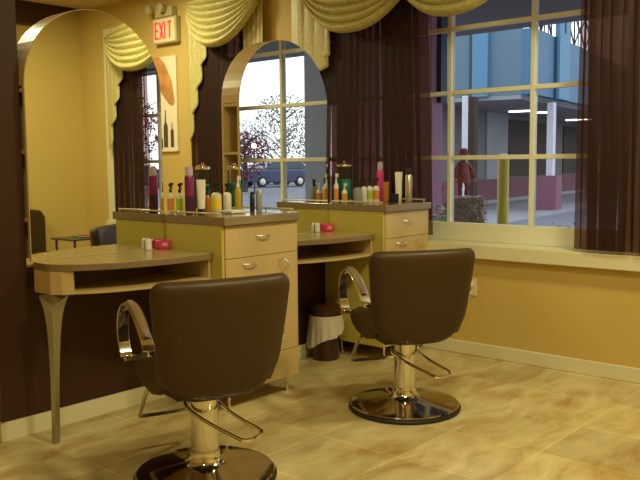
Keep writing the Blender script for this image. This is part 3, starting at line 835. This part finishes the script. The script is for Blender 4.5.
flat('bottle_print', [(-0.20, -0.39), (-0.155, -0.39), (-0.155, -0.24), (-0.172, -0.22), (-0.172, -0.17), (-0.183, -0.17), (-0.183, -0.22), (-0.20, -0.24)], 'ink')
flat('dark_block_print', [(0.22, -0.40), (-0.04, -0.40), (-0.04, -0.31), (0.05, -0.28), (0.22, -0.30)], 'ink')  # dark block printed low on the poster

# ------------------------------------------------------------------ drapery
def swag(ya, yb, zt, depth, label, group, out=0.0, folds=6, tilt=0.0):
    """draped swag between ya > yb hung at height zt on the window wall"""
    def fn(u, v):
        y = ya + (yb - ya) * (u + 0.0)
        c = math.sin(PI * u)
        sag = (1 - abs(2 * u - 1) ** 2.3)
        edge = 0.10 * v
        z = zt - edge - (depth - 0.10) * v * sag
        fo = math.sin(2 * PI * folds * v - 0.6)
        x = XW - 0.085 - out - (0.05 + 0.055 * v) * c ** 0.6 - 0.017 * (fo - 0.25 * math.cos(4 * PI * folds * v)) * (0.25 + 0.75 * c ** 0.5)
        z += 0.006 * math.cos(2 * PI * folds * v) * c - tilt * max(0.0, (u - 0.55) / 0.45) ** 1.3 * (1 - 0.6 * v)
        if v > 0.965: x += 0.03 * (v - 0.965) / 0.035
        return Vector((x, y, z))
    o = obj('swag', grid(BM(), 49, 91, fn), 'gold', None, smooth=True, angle=180)
    sm = o.modifiers.new('cloth_thickness', 'SOLIDIFY'); sm.thickness = 0.004; sm.offset = 1
    return tag(o, label, 'swag', group)

def jabot(ya, yb, zt, zlong, zshort, label, group, pleats=4, out=0.0, x_=None):
    """pleated tail: outer side at ya is long, inner side at yb is short"""
    n = pleats * 12 + 1
    def fn(u, v):
        y = ya + (yb - ya) * u + 0.42 * (yb - ya) / pleats * math.sin(2 * PI * pleats * u) * (0.45 + 0.75 * v)
        zb = zlong + (zshort - zlong) * u ** 0.85
        z = zt + (zb - zt) * v
        x = XW - 0.064 - out - 0.010 * math.cos(2 * PI * pleats * u) - 0.005 * u
        return Vector((x, y, z))
    o = obj('swag_tail', grid(BM(), n, 26, fn), 'gold', None, smooth=True, angle=180)
    sm = o.modifiers.new('cloth_thickness', 'SOLIDIFY'); sm.thickness = 0.003; sm.offset = 1
    return tag(o, label, 'swag tail', group)

GS = 'gold swags over the windows'; GT = 'gold swag tails over the windows'
swag(4.15, 3.11, 2.66, 0.440, 'gold swag over the left drape of the large window', GS, 0.02, 7)
swag(3.25, 2.24, 2.66, 0.445, 'gold swag over the middle of the large window', GS, 0.105, 7)
swag(2.30, 1.60, 2.66, 0.310, 'gold swag over the right part of the large window', GS, 0.03, 5)
jabot(4.22, 3.90, 2.66, 1.72, 2.10, 'gold pleated tail at the left end of the large window', GT, 3, 0.0)
jabot(1.47, 1.59, 2.66, 1.75, 2.25, 'gold pleated tail at the right end of the large window', GT, 3, 0.03)
swag(5.48, 4.62, 2.68, 0.420, 'gold swag over the narrow window left of the far mirror', GS, 0.03, 7)
jabot(5.52, 5.27, 2.68, 1.50, 2.35, 'long gold tail at the left of the narrow window, beside the poster', GT, 4, 0.004)
jabot(4.60, 4.82, 2.69, 1.60, 2.20, 'gold tail at the right of the narrow window, above the far mirror', GT, 4, 0.004)
swag(1.42, 0.33, 2.62, 0.465, 'gold swag seen in the near mirror', GS, 0.03, 7, 0.10)
jabot(0.29, 0.55, 2.50, 1.45, 2.25, 'gold zigzag tail at the left of the window seen in the near mirror', GT, 4, 0.0)
jabot(1.27, 1.12, 2.60, 1.45, 2.25, 'gold tail at the far end of the window reflected in the near mirror', GT, 4, 0.0)

def drape(ya, yb, zt, zb, label, pleats, edges=(0.12, 0.12), flare=0.0, xo=0.0, seed=0, amp=0.009):
    rnd = random.Random(seed); ph = rnd.random() * 6
    W = yb - ya; lam = 1.0 / pleats
    def fn(u, v):
        e = min(1.0, min(u / edges[0] if edges[0] else 1, (1 - u) / edges[1] if edges[1] else 1))
        e = e * e * (3 - 2 * e)
        a = (0.66 + 0.16 * math.sin(7 * u + ph) + 0.14 * math.sin(17 * u + 2 * ph)) * lam * e
        wob = 0.010 * math.sin(9 * u + 3 * v + ph)
        y = ya + W * (u + a * math.sin(2 * PI * u / lam + ph)) + (u - 0.5) * flare * v * (1 if W > 0 else -1) + wob * v * 0.6
        x = XW - 0.019 - xo - (0.004 + amp * (1 + 1.3 * max(0, 0.75 - v)) * e) * math.cos(2 * PI * u / lam + ph + 0.5 * math.sin(4 * v)) - 0.002 * math.sin(17 * u)
        z = zt + (zb - zt) * v
        return Vector((x, y, z))
    o = obj('drape', grid(BM(), pleats * 12 + 1, 30, fn), 'drape', None, smooth=True, angle=180)
    return tag(o, label, 'curtain', 'sheer brown drapes')
drape(4.17, 3.09, 2.66, 0.80, 'sheer brown drape over the left half of the large window, behind the corner cabinet', 17, (0.04, 0.14), 0.13, seed=1)
drape(1.985, 1.52, 2.66, 0.775, 'sheer brown drape at the right edge of the large window, ending above the sill', 8, (0.22, 0.05), 0.02, xo=0.034, seed=2, amp=0.020)
drape(5.525, 4.76, 2.66, 0.80, 'brown drape over the narrow window between poster and far mirror', 11, (0.04, 0.08), 0.04, xo=0.017, seed=3)
drape(0.31, 0.84, 2.600, 0.79, 'brown drape at the window seen in the near mirror', 7, (0.05, 0.25), 0.05, seed=4)
# ------------------------------------------------------------------ waiting corner seen in the near mirror
t = empty('waiting_chair', (3.88, 0.06, 0), 0, 'high-backed brown waiting chair reflected at the left of the near mirror', 'chair')
b = BM(); prism_xz(b, [(-0.28, 0.40), (-0.28, 0.80), (-0.24, 0.865), (-0.12, 0.885), (0.12, 0.885), (0.24, 0.865), (0.28, 0.80), (0.28, 0.40)], -0.30, -0.22)
obj('backrest', b, 'leather', t, bevel=0.025, seg=4)
obj('seat', bx(-0.27, 0.27, -0.215, 0.28, 0.37, 0.47), 'leather', t, bevel=0.03, seg=4)
for sx in (-0.23, 0.23):
    for sy in (-0.25, 0.24):
        obj('leg', tube(BM(), [(sx, sy, 0.0008), (sx, sy, 0.369)], 0.015, 8), 'metaltable', t, smooth=True)
t = empty('side_table', (4.13, 0.62, 0), 0, 'slim dark metal side table seen in the near mirror', 'table')
obj('tabletop', bx(-0.28, 0.28, -0.18, 0.18, 0.635, 0.650), 'metaltable', t, bevel=0.004)
for sx in (-0.24, 0.24):
    for sy in (-0.15, 0.15):
        obj('leg', tube(BM(), [(sx, sy, 0.0008), (sx, sy, 0.6345)], 0.011, 8), 'metaltable', t, smooth=True)
for i, (x, y, rz, mtl, lab) in enumerate(((4.15, 0.63, 0.2, 'magazine2', 'blue-green magazine at the bottom of the pile on the side table'), (4.22, 0.62, -0.25, 'magazine', 'red magazine on top of the pile on the side table'))):
    o = obj('magazine', bx(-0.14, 0.14, -0.105, 0.105, 0, 0.010), mtl, bevel=0.002)
    o.location = (x, y, 0.6505 + i * 0.0105); o.rotation_euler.z = rz
    tag(o, lab, 'magazine', 'magazines on the side table')

# ------------------------------------------------------------------ outdoors
GZ = -0.12
struct('ground', bx(XW + 0.301, 120, -110, 60, GZ - 0.3, GZ), 'asphalt')
struct('trim_2', bx(XW + 0.302, 8.5, -14, 11, GZ + 0.0005, GZ + 0.10), 'pave')
struct('trim_3', bx(XW + 0.302, 8.35, -14, 6.4, 2.78, 3.0), 'porch')
t = bx(8.00, 8.30, -0.19, 0.21, GZ + 0.101, 2.779); tag(obj('porch_column', t, 'greycol', bevel=0.01), 'square grey porch column reflected in the far mirror', 'column')
t = bx(8.00, 8.30, -5.2, -4.80, GZ + 0.101, 2.779); tag(obj('porch_column', t, 'greycol', bevel=0.01), 'square grey porch column further along, seen through the end windows', 'column')
t = empty('mauve_pillar', (6.70, 4.85, GZ + 0.1), 0, 'broad mauve stucco pillar outside, left edge of the view through the window', 'pillar')
obj('shaft', bx(-0.10, 0.09, -0.55, 0.65, 0.001, 2.779 - GZ - 0.1), 'pinkcol', t, bevel=0.01)
obj('edge_strip', bx(-0.02, 0.088, -0.600, -0.5505, 1.9, 2.779 - GZ - 0.1), 'darkblue', t)

# far wing of the shops (rotated a little against the salon)
A8 = math.radians(8)
U = Vector((math.cos(A8), math.sin(A8), 0)); V = Vector((-math.sin(A8), math.cos(A8), 0))
wing = empty('shop_wing', (19.72, 9.75, GZ), A8, 'blue fascia shop wing with covered walk across the pavement', 'building')
zb, zt = 3.20, 4.90
# local frame: +X along the receding front, +Y along the end that faces the salon
obj('fascia', bx(0.0, 26, 0.0, 0.3, zb, zt), 'blue', wing)
obj('end_fascia', bx(-0.001, 0.28, 0.3005, 14, zb, zt + 0.02), 'blue2', wing)
obj('pilaster', bx(-0.14, -0.0015, 1.18, 1.62, zb - 0.02, zt + 0.4), 'lightblue', wing)
obj('pilaster', bx(1.95, 2.95, -0.14, -0.0005, zb - 0.02, zt + 1.2), 'lightblue', wing)
obj('shadow_strip', bx(-0.05, -0.0015, 1.622, 1.74, zb, zt), 'darkblue', wing)  # shadow line beside the pilaster, put in as a dark blue strip
obj('shadow_strip', bx(1.88, 1.949, -0.06, -0.0005, zb, zt), 'darkblue', wing)  # same dark strip laid along the front pilaster
obj('slot', bx(2.38, 2.50, -0.16, -0.1405, zt + 0.15, zt + 0.95), 'darkblue', wing)
obj('soffit', bx(0.01, 26, 0.301, 6.0, zb - 0.12, zb - 0.001), 'storepanel', wing)
# parapet lattice: dark bars against the sky
b = BM()
def bar(a, c, r=0.024):
    tube(b, [a, c], r, 6)
zL0, zL1 = zt + 0.02, zt + 1.0
for (xa, xb) in ((0.05, 1.90), (3.0, 6.6)):
    n = int((xb - xa) / 0.9) or 1; st = (xb - xa) / n
    for kx in range(n):
        p, q = xa + kx * st, xa + (kx + 1) * st; mid = (p + q) / 2
        bar((p, 0.1, zL0), (p, 0.1, zL1)); bar((q, 0.1, zL0), (q, 0.1, zL1))
        bar((p, 0.1, zL0), (mid, 0.1, zL1 - 0.35)); bar((q, 0.1, zL0), (mid, 0.1, zL1 - 0.35))
        bar((p, 0.1, zL1), (mid, 0.1, zL0 + 0.45)); bar((q, 0.1, zL1), (mid, 0.1, zL0 + 0.45))
        bar((mid - 0.17, 0.1, zL0), (mid - 0.17, 0.1, zL1), 0.02); bar((mid + 0.17, 0.1, zL0), (mid + 0.17, 0.1, zL1), 0.02)
    bar((xa, 0.1, zL0 + 0.02), (xb, 0.1, zL0 + 0.02)); bar((xa, 0.1, zL1), (xb, 0.1, zL1))
obj('parapet_lattice', b, 'lattice', wing)
# shop front set back under the canopy
ws = 2.95
obj('shop_wall', bx(-3.5, 26, ws, ws + 0.3, 0.001, zb - 0.121), 'storewall', wing)
obj('brick_base', bx(-3.5, 26, ws - 0.10, ws - 0.001, 0.16, 0.85), 'brick', wing)
obj('plinth', bx(-3.5, 26, ws - 0.14, ws - 0.001, 0.001, 0.159), 'storepanel', wing)
obj('wall_panel', bx(4.3, 6.3, ws - 0.05, ws - 0.001, 0.851, zb - 0.122), 'storepanel', wing)
for xa, xb in ((6.4, 8.9), (9.3, 11.5), (13, 17)):
    f = obj('shop_window', bx(xa, xb, ws - 0.04, ws - 0.001, 0.90, 2.9), 'storebrown', wing)
obj('walk_slab', bx(-4, 26, -0.6, ws - 0.141, 0.001, 0.05), 'pave', wing)
for cx, cy in ((1.9, -0.2), (7.2, -0.2)):
    cb_ = obj('column_base', bx(cx - 0.28, cx + 0.28, cy, cy + 0.56, 0.051, 1.02), 'basecol', wing)
    obj('column_post', bx(cx - 0.13, cx + 0.07, cy + 0.16, cy + 0.34, 1.021, zb - 0.121), 'whitepost', cb_)
    obj('column_post', bx(cx + 0.14, cx + 0.26, cy + 0.2, cy + 0.34, 1.021, zb - 0.121), 'whitepost', cb_)
for cx, cy, l in ((4.7, 1.9, 0.8), (5.9, 1.6, 0.4), (11.5, 1.9, 1.0)):
    o = obj('fluorescent_tube', bx(cx - 0.05, cx + 0.05, cy - l / 2, cy + l / 2, zb - 0.17, zb - 0.125), 'tube', wing)
t = bx(11.97, 12.05, 7.12, 7.20, GZ + 0.0005, 2.42); tag(obj('white_post', t, 'whitepost', bevel=0.01), 'slim white post standing behind the scarecrow', 'post')
t = bx(12.2, 12.35, 7.10, 7.22, GZ + 0.0005, 2.42); tag(obj('dark_post', t, 'storebrown', bevel=0.01), 'dark brown post right of the slim white post', 'post')

# bollard
t = empty('bollard', (7.98, 4.27, GZ + 0.1005), 0, 'yellow painted steel bollard on the pavement outside the window', 'bollard')
obj('pipe', lathe(BM(), [(0.062, 0.0), (0.062, 1.355)], n=24), 'bollard', t, smooth=True)
obj('cap', lathe(BM(), [(0.0625, 1.3555), (0.060, 1.38), (0.045, 1.40), (0.02, 1.41)], n=24), 'white', t, smooth=True)

# hay bale and scarecrows
def hay(x, y, z0, sx, sy, sz, rz, lab):
    b = BM(); bx_ = box(b, -sx / 2, sx / 2, -sy / 2, sy / 2, 0, sz)
    bmesh.ops.subdivide_edges(b, edges=b.edges[:], cuts=9, use_grid_fill=True)
    rr = random.Random(3)
    for v in b.verts: v.co += Vector((rr.uniform(-.018, .018), rr.uniform(-.018, .018), rr.uniform(-.012, .012) if v.co.z > 0.01 else 0))
    t = empty('hay_bale', (x, y, z0), rz, lab, 'hay bale', 'hay bales')
    obj('straw_block', b, 'straw', t)
    s = BM()
    for k_ in range(140):
        a_ = rr.uniform(0, 6.28); ca, sa = math.cos(a_), math.sin(a_); mm = max(abs(ca), abs(sa))
        p_ = Vector((ca / mm * sx / 2, sa / mm * sy / 2, rr.uniform(sz * 0.3, sz - 0.03)))
        d = Vector((ca * rr.uniform(.02, .06), sa * rr.uniform(.02, .06), rr.uniform(-.05, .02)))
        tube(s, [p_, p_ + d], 0.003, 4)
    o = obj('loose_straw', s, 'straw', t); o['kind'] = 'stuff'
    return t
hay(7.33, 4.36, GZ + 0.115, 0.42, 0.40, 0.53, 0.5, 'hay bale on the pavement below the scarecrow, bottom of the stack')
hay(7.33, 4.36, GZ + 0.675, 0.38, 0.36, 0.38, 0.6, 'hay bale directly beneath the scarecrow, top of the stack')
def scarecrow(x, y, z0, h, lab):
    t = empty('scarecrow', (x, y, z0), 2.6, lab, 'scarecrow', 'red scarecrows')
    bm = BM(); s = h / 0.56
    for sx in (-1, 1):
        tube(bm, smooth_path([(sx * 0.045 * s, 0, 0.0), (sx * 0.045 * s, 0.01, 0.1 * s), (sx * 0.035 * s, 0, 0.2 * s)], 3), 0.030 * s, 10)
    obj('trousers', bm, 'redcloth', t, smooth=True)
    def tf(u, v):
        a = 2 * PI * u; r = (0.10 - 0.045 * v + 0.008 * math.sin(7 * a) * (1 - v)) * s
        return Vector((r * math.cos(a), 0.8 * r * math.sin(a), (0.15 + 0.25 * v) * s))
    bm = grid(BM(), 28, 8, tf, closed_u=True)
    obj('coat', bm, 'redcloth', t, smooth=True)
    for sx in (-1, 1):
        ar = obj('sleeve', tube(BM(), smooth_path([(sx * 0.05 * s, 0, 0.38 * s), (sx * 0.10 * s, 0.01, 0.31 * s), (sx * 0.125 * s, 0.04 * s, 0.22 * s)], 4), 0.026 * s, 10), 'redcloth', t, smooth=True)
        obj('straw_cuff', lathe(BM(), [(0.028 * s, 0.0), (0.012 * s, 0.05 * s)], (sx * 0.125 * s, 0.045 * s, 0.165 * s), 10), 'tancloth', ar, smooth=True)
    bm = BM(); lathe(bm, [(0.015 * s, 0.385 * s), (0.040 * s, 0.405 * s), (0.050 * s, 0.44 * s), (0.045 * s, 0.475 * s), (0.02 * s, 0.50 * s)], n=20)
    obj('head', bm, 'tancloth', t, smooth=True)
    obj('collar', lathe(BM(), [(0.075 * s, 0.37 * s), (0.03 * s, 0.39 * s)], n=16), 'tancloth', t, smooth=True)
    obj('hat', lathe(BM(), [(0.088 * s, 0.472 * s), (0.090 * s, 0.480 * s), (0.055 * s, 0.490 * s), (0.050 * s, 0.545 * s), (0.03 * s, 0.56 * s)], n=24), 'redcloth', t, smooth=True)
    return t
scarecrow(7.33, 4.385, GZ + 1.075, 0.49, 'red-clothed scarecrow with a floppy hat standing on the hay bales')
scarecrow(7.62, 4.95, GZ + 0.93, 0.48, 'smaller red scarecrow to the left, behind the window bar')
hay(7.62, 4.95, GZ + 0.115, 0.40, 0.36, 0.78, 0.2, 'hay bale under the smaller scarecrow on the left')
b = BM(); rr = random.Random(5)
for k_ in range(160):
    c = Vector((6.35 + rr.gauss(0, .06), 4.03 + rr.gauss(0, .06), GZ + 0.46 + rr.uniform(0, .55))); a = rr.uniform(0, 6.28); tlt = rr.uniform(-.5, .5)
    d1 = Vector((math.cos(a), math.sin(a), tlt)) * 0.035; d2 = Vector((-math.sin(a), math.cos(a), 0.3)) * 0.018
    b.faces.new([b.verts.new(c - d1), b.verts.new(c - d2), b.verts.new(c + d1), b.verts.new(c + d2)])
t = empty('potted_shrub', (6.35, 4.03, GZ + 0.1005), 0, 'bright green potted plant left of the hay bales', 'plant')
for v in b.verts: v.co -= Vector((6.35, 4.03, GZ + 0.1005))
obj('foliage', b, 'leafgreen', t); obj('pot', lathe(BM(), [(0.07, 0.0), (0.10, 0.35), (0.105, 0.36), (0.09, 0.36)], n=20), 'black', t, smooth=True)
b = BM()
for k_ in range(900):
    c = Vector((rr.uniform(9, 18.5), rr.uniform(3.4, 8.0), GZ + 0.004)); a = rr.uniform(0, 6.28); s_ = rr.uniform(.03, .07)
    d1 = Vector((math.cos(a), math.sin(a), .2)) * s_; d2 = Vector((-math.sin(a), math.cos(a), 0.1)) * s_ * .6
    b.faces.new([b.verts.new(c - d1), b.verts.new(c - d2), b.verts.new(c + d1), b.verts.new(c + d2)])
o = obj('fallen_leaves', b, 'tancloth'); tag(o, 'dry leaves scattered on the asphalt beyond the bollard', 'leaves', kind='stuff')

# parking lot, cars and trees seen by way of the mirrors
def car(x, y, rz, paint, lab, suv=True):
    t = empty('parked_car', (x, y, GZ), rz, lab, 'car', 'cars in the parking lot')
    if suv:
        body = [(-2.2, 0.35), (-2.25, 0.85), (-2.1, 1.02), (-0.95, 1.08), (0.9, 1.10), (2.05, 1.08), (2.2, 0.95), (2.22, 0.4), (1.9, 0.28), (-1.9, 0.28)]
        cabn = [(-1.15, 1.08), (-0.45, 1.62), (0.2, 1.72), (1.5, 1.68), (2.08, 1.09)]
        side = [(-0.85, 1.13), (-0.38, 1.54), (0.2, 1.62), (1.4, 1.58), (1.75, 1.13)]
    else:
        body = [(-2.2, 0.35), (-2.2, 0.72), (-1.0, 0.90), (1.3, 0.95), (2.1, 0.90), (2.2, 0.5), (1.9, 0.25), (-1.9, 0.25)]
        cabn = [(-1.0, 0.90), (-0.3, 1.38), (0.7, 1.42), (1.6, 0.95)]
        side = [(-0.75, 0.95), (-0.22, 1.30), (0.65, 1.34), (1.3, 0.98)]
    obj('body', prism_xz(BM(), body, -0.88, 0.88), paint, t, bevel=0.06, seg=3, smooth=True)
    cbn = obj('cabin', prism_xz(BM(), cabn, -0.76, 0.76), paint, t, bevel=0.05, seg=3, smooth=True)
    for s in (-1, 1):
        obj('window', prism_xz(BM(), side, s * 0.7605, s * 0.772), 'carglass', cbn)
    for wx in (-1.38, 1.38):
        for s in (-1, 1):
            b = lathe(BM(), [(0.33, -0.1), (0.34, -0.08), (0.34, 0.08), (0.33, 0.1)], n=24)
            for v in b.verts: v.co = Vector((v.co.x + wx, v.co.z + s * 0.82, v.co.y + 0.342))
            wh = obj('wheel', b, 'rubber', t, smooth=True)
            b = lathe(BM(), [(0.20, 0.101), (0.19, 0.112), (0.05, 0.118)], n=16)
            for v in b.verts: v.co = Vector((v.co.x + wx, s * v.co.z + s * 0.82, v.co.y + 0.342))
            obj('hubcap', b, 'silver', wh, smooth=True)
    return t
car(35.9, -28.0, math.radians(13), 'carblue', 'dark blue hatchback parked outside, reflected right in the far mirror')
car(38.6, -32.6, math.radians(20), 'carlight', 'pale silver-blue car at the left of the far mirror reflection', False)
car(27.8, -31.0, math.radians(35), 'carblue', 'dark car reflected through the end window in the near mirror', False)
def tree(x, y, h, cr, mat, lab, seed, n=1500, zc=0.62, grp='trees beyond the parking lot'):
    t = empty('tree', (x, y, GZ), 0, lab, 'tree', grp); r_ = random.Random(seed)
    b = BM(); tube(b, smooth_path([(0, 0, 0), (0.1, 0, h * .25), (0, 0.1, h * .6), (0.05, 0, h * .9)], 4), 0.18, 8, scale=lambda q: 1 - 0.8 * q)
    for k_ in range(14):
        a = r_.uniform(0, 6.28); z0_ = h * r_.uniform(.25, .75); L_ = cr * r_.uniform(.5, 1.05)
        tube(b, [(0, 0, z0_), (L_ * .5 * math.cos(a), L_ * .5 * math.sin(a), z0_ + L_ * .4), (L_ * math.cos(a), L_ * math.sin(a), z0_ + L_ * .65)], 0.06, 5, scale=lambda q: 1 - 0.8 * q)
    obj('trunk', b, 'bark', t, smooth=True)
    b = BM()
    for k_ in range(n):
        while True:
            q = Vector((r_.uniform(-1, 1), r_.uniform(-1, 1), r_.uniform(-1, 1)))
            if q.length < 1 and (q.length > .35): break
        c = Vector((q.x * cr, q.y * cr, h * zc + q.z * h * (1 - zc)))
        d1 = Vector((r_.gauss(0, 1), r_.gauss(0, 1), r_.gauss(0, 1))).normalized(); d2 = d1.orthogonal().normalized()
        s_ = r_.uniform(.05, .12)
        b.faces.new([b.verts.new(c - d1 * s_), b.verts.new(c - d2 * s_ * .6), b.verts.new(c + d1 * s_), b.verts.new(c + d2 * s_ * .6)])
    obj('foliage', b, mat, t)
    return t
tree(42.6, -33.6, 6.6, 2.3, 'treeleaf', 'tallest thin grey-brown tree reflected in the middle of the far mirror', 1, 1300)
tree(42.0, -40.5, 4.6, 2.6, 'treeleaf', 'low grey-brown tree reflected at the left of the far mirror', 2, 2200, 0.5)
tree(47.5, -34.0, 4.8, 2.1, 'treeleaf', 'wide grey-brown tree reflected at the right of the far mirror', 3, 1800, 0.5)
tree(52, -50, 6.0, 4.5, 'treeleaf', 'grey-brown tree furthest behind the parked cars', 4, 2600, 0.5)
tree(28.6, -23.0, 3.1, 1.5, 'redleaf', 'red-leaved small tree reflected at the left of the far mirror', 5, 1000, 0.6)
tree(22.5, -25.0, 5.0, 1.9, 'redleaf', 'red-leaved tree reflected through the end window in the near mirror', 6, 1500, 0.6)
t = empty('glint_post', (26.3, -19.9, GZ), 0, 'warm light spot beside the red tree in the far mirror, built as a globe on an added post', 'lamp post')  # warm lamp reflection put in as an added glowing globe on a post
obj('pole', tube(BM(), [(0, 0, 0), (0, 0, 2.15)], 0.04, 8), 'bark', t, smooth=True)
obj('globe', lathe(BM(), [(0.03, 2.152), (0.09, 2.18), (0.11, 2.26), (0.09, 2.34), (0.03, 2.37)], n=16), 'warmglint', t, smooth=True)
t = empty('far_building', (57.5, -42.0, GZ), math.radians(40), 'distant low building with bright blue roof behind the cars', 'building')
obj('wall', bx(-1.6, 1.6, -1.6, 1.6, 0.001, 4.8), 'storepanel', t)
b = BM(); A = [b.verts.new((-1.8, y, z)) for y, z in ((-1.8, 4.8), (1.8, 4.8), (0, 6.4))]; B = [b.verts.new((1.8, y, z)) for y, z in ((-1.8, 4.8), (1.8, 4.8), (0, 6.4))]
b.faces.new(A); b.faces.new(B[::-1])
for i in range(3): b.faces.new((A[i], A[(i + 1) % 3], B[(i + 1) % 3], B[i]))
obj('roof', b, 'blueroof', t)
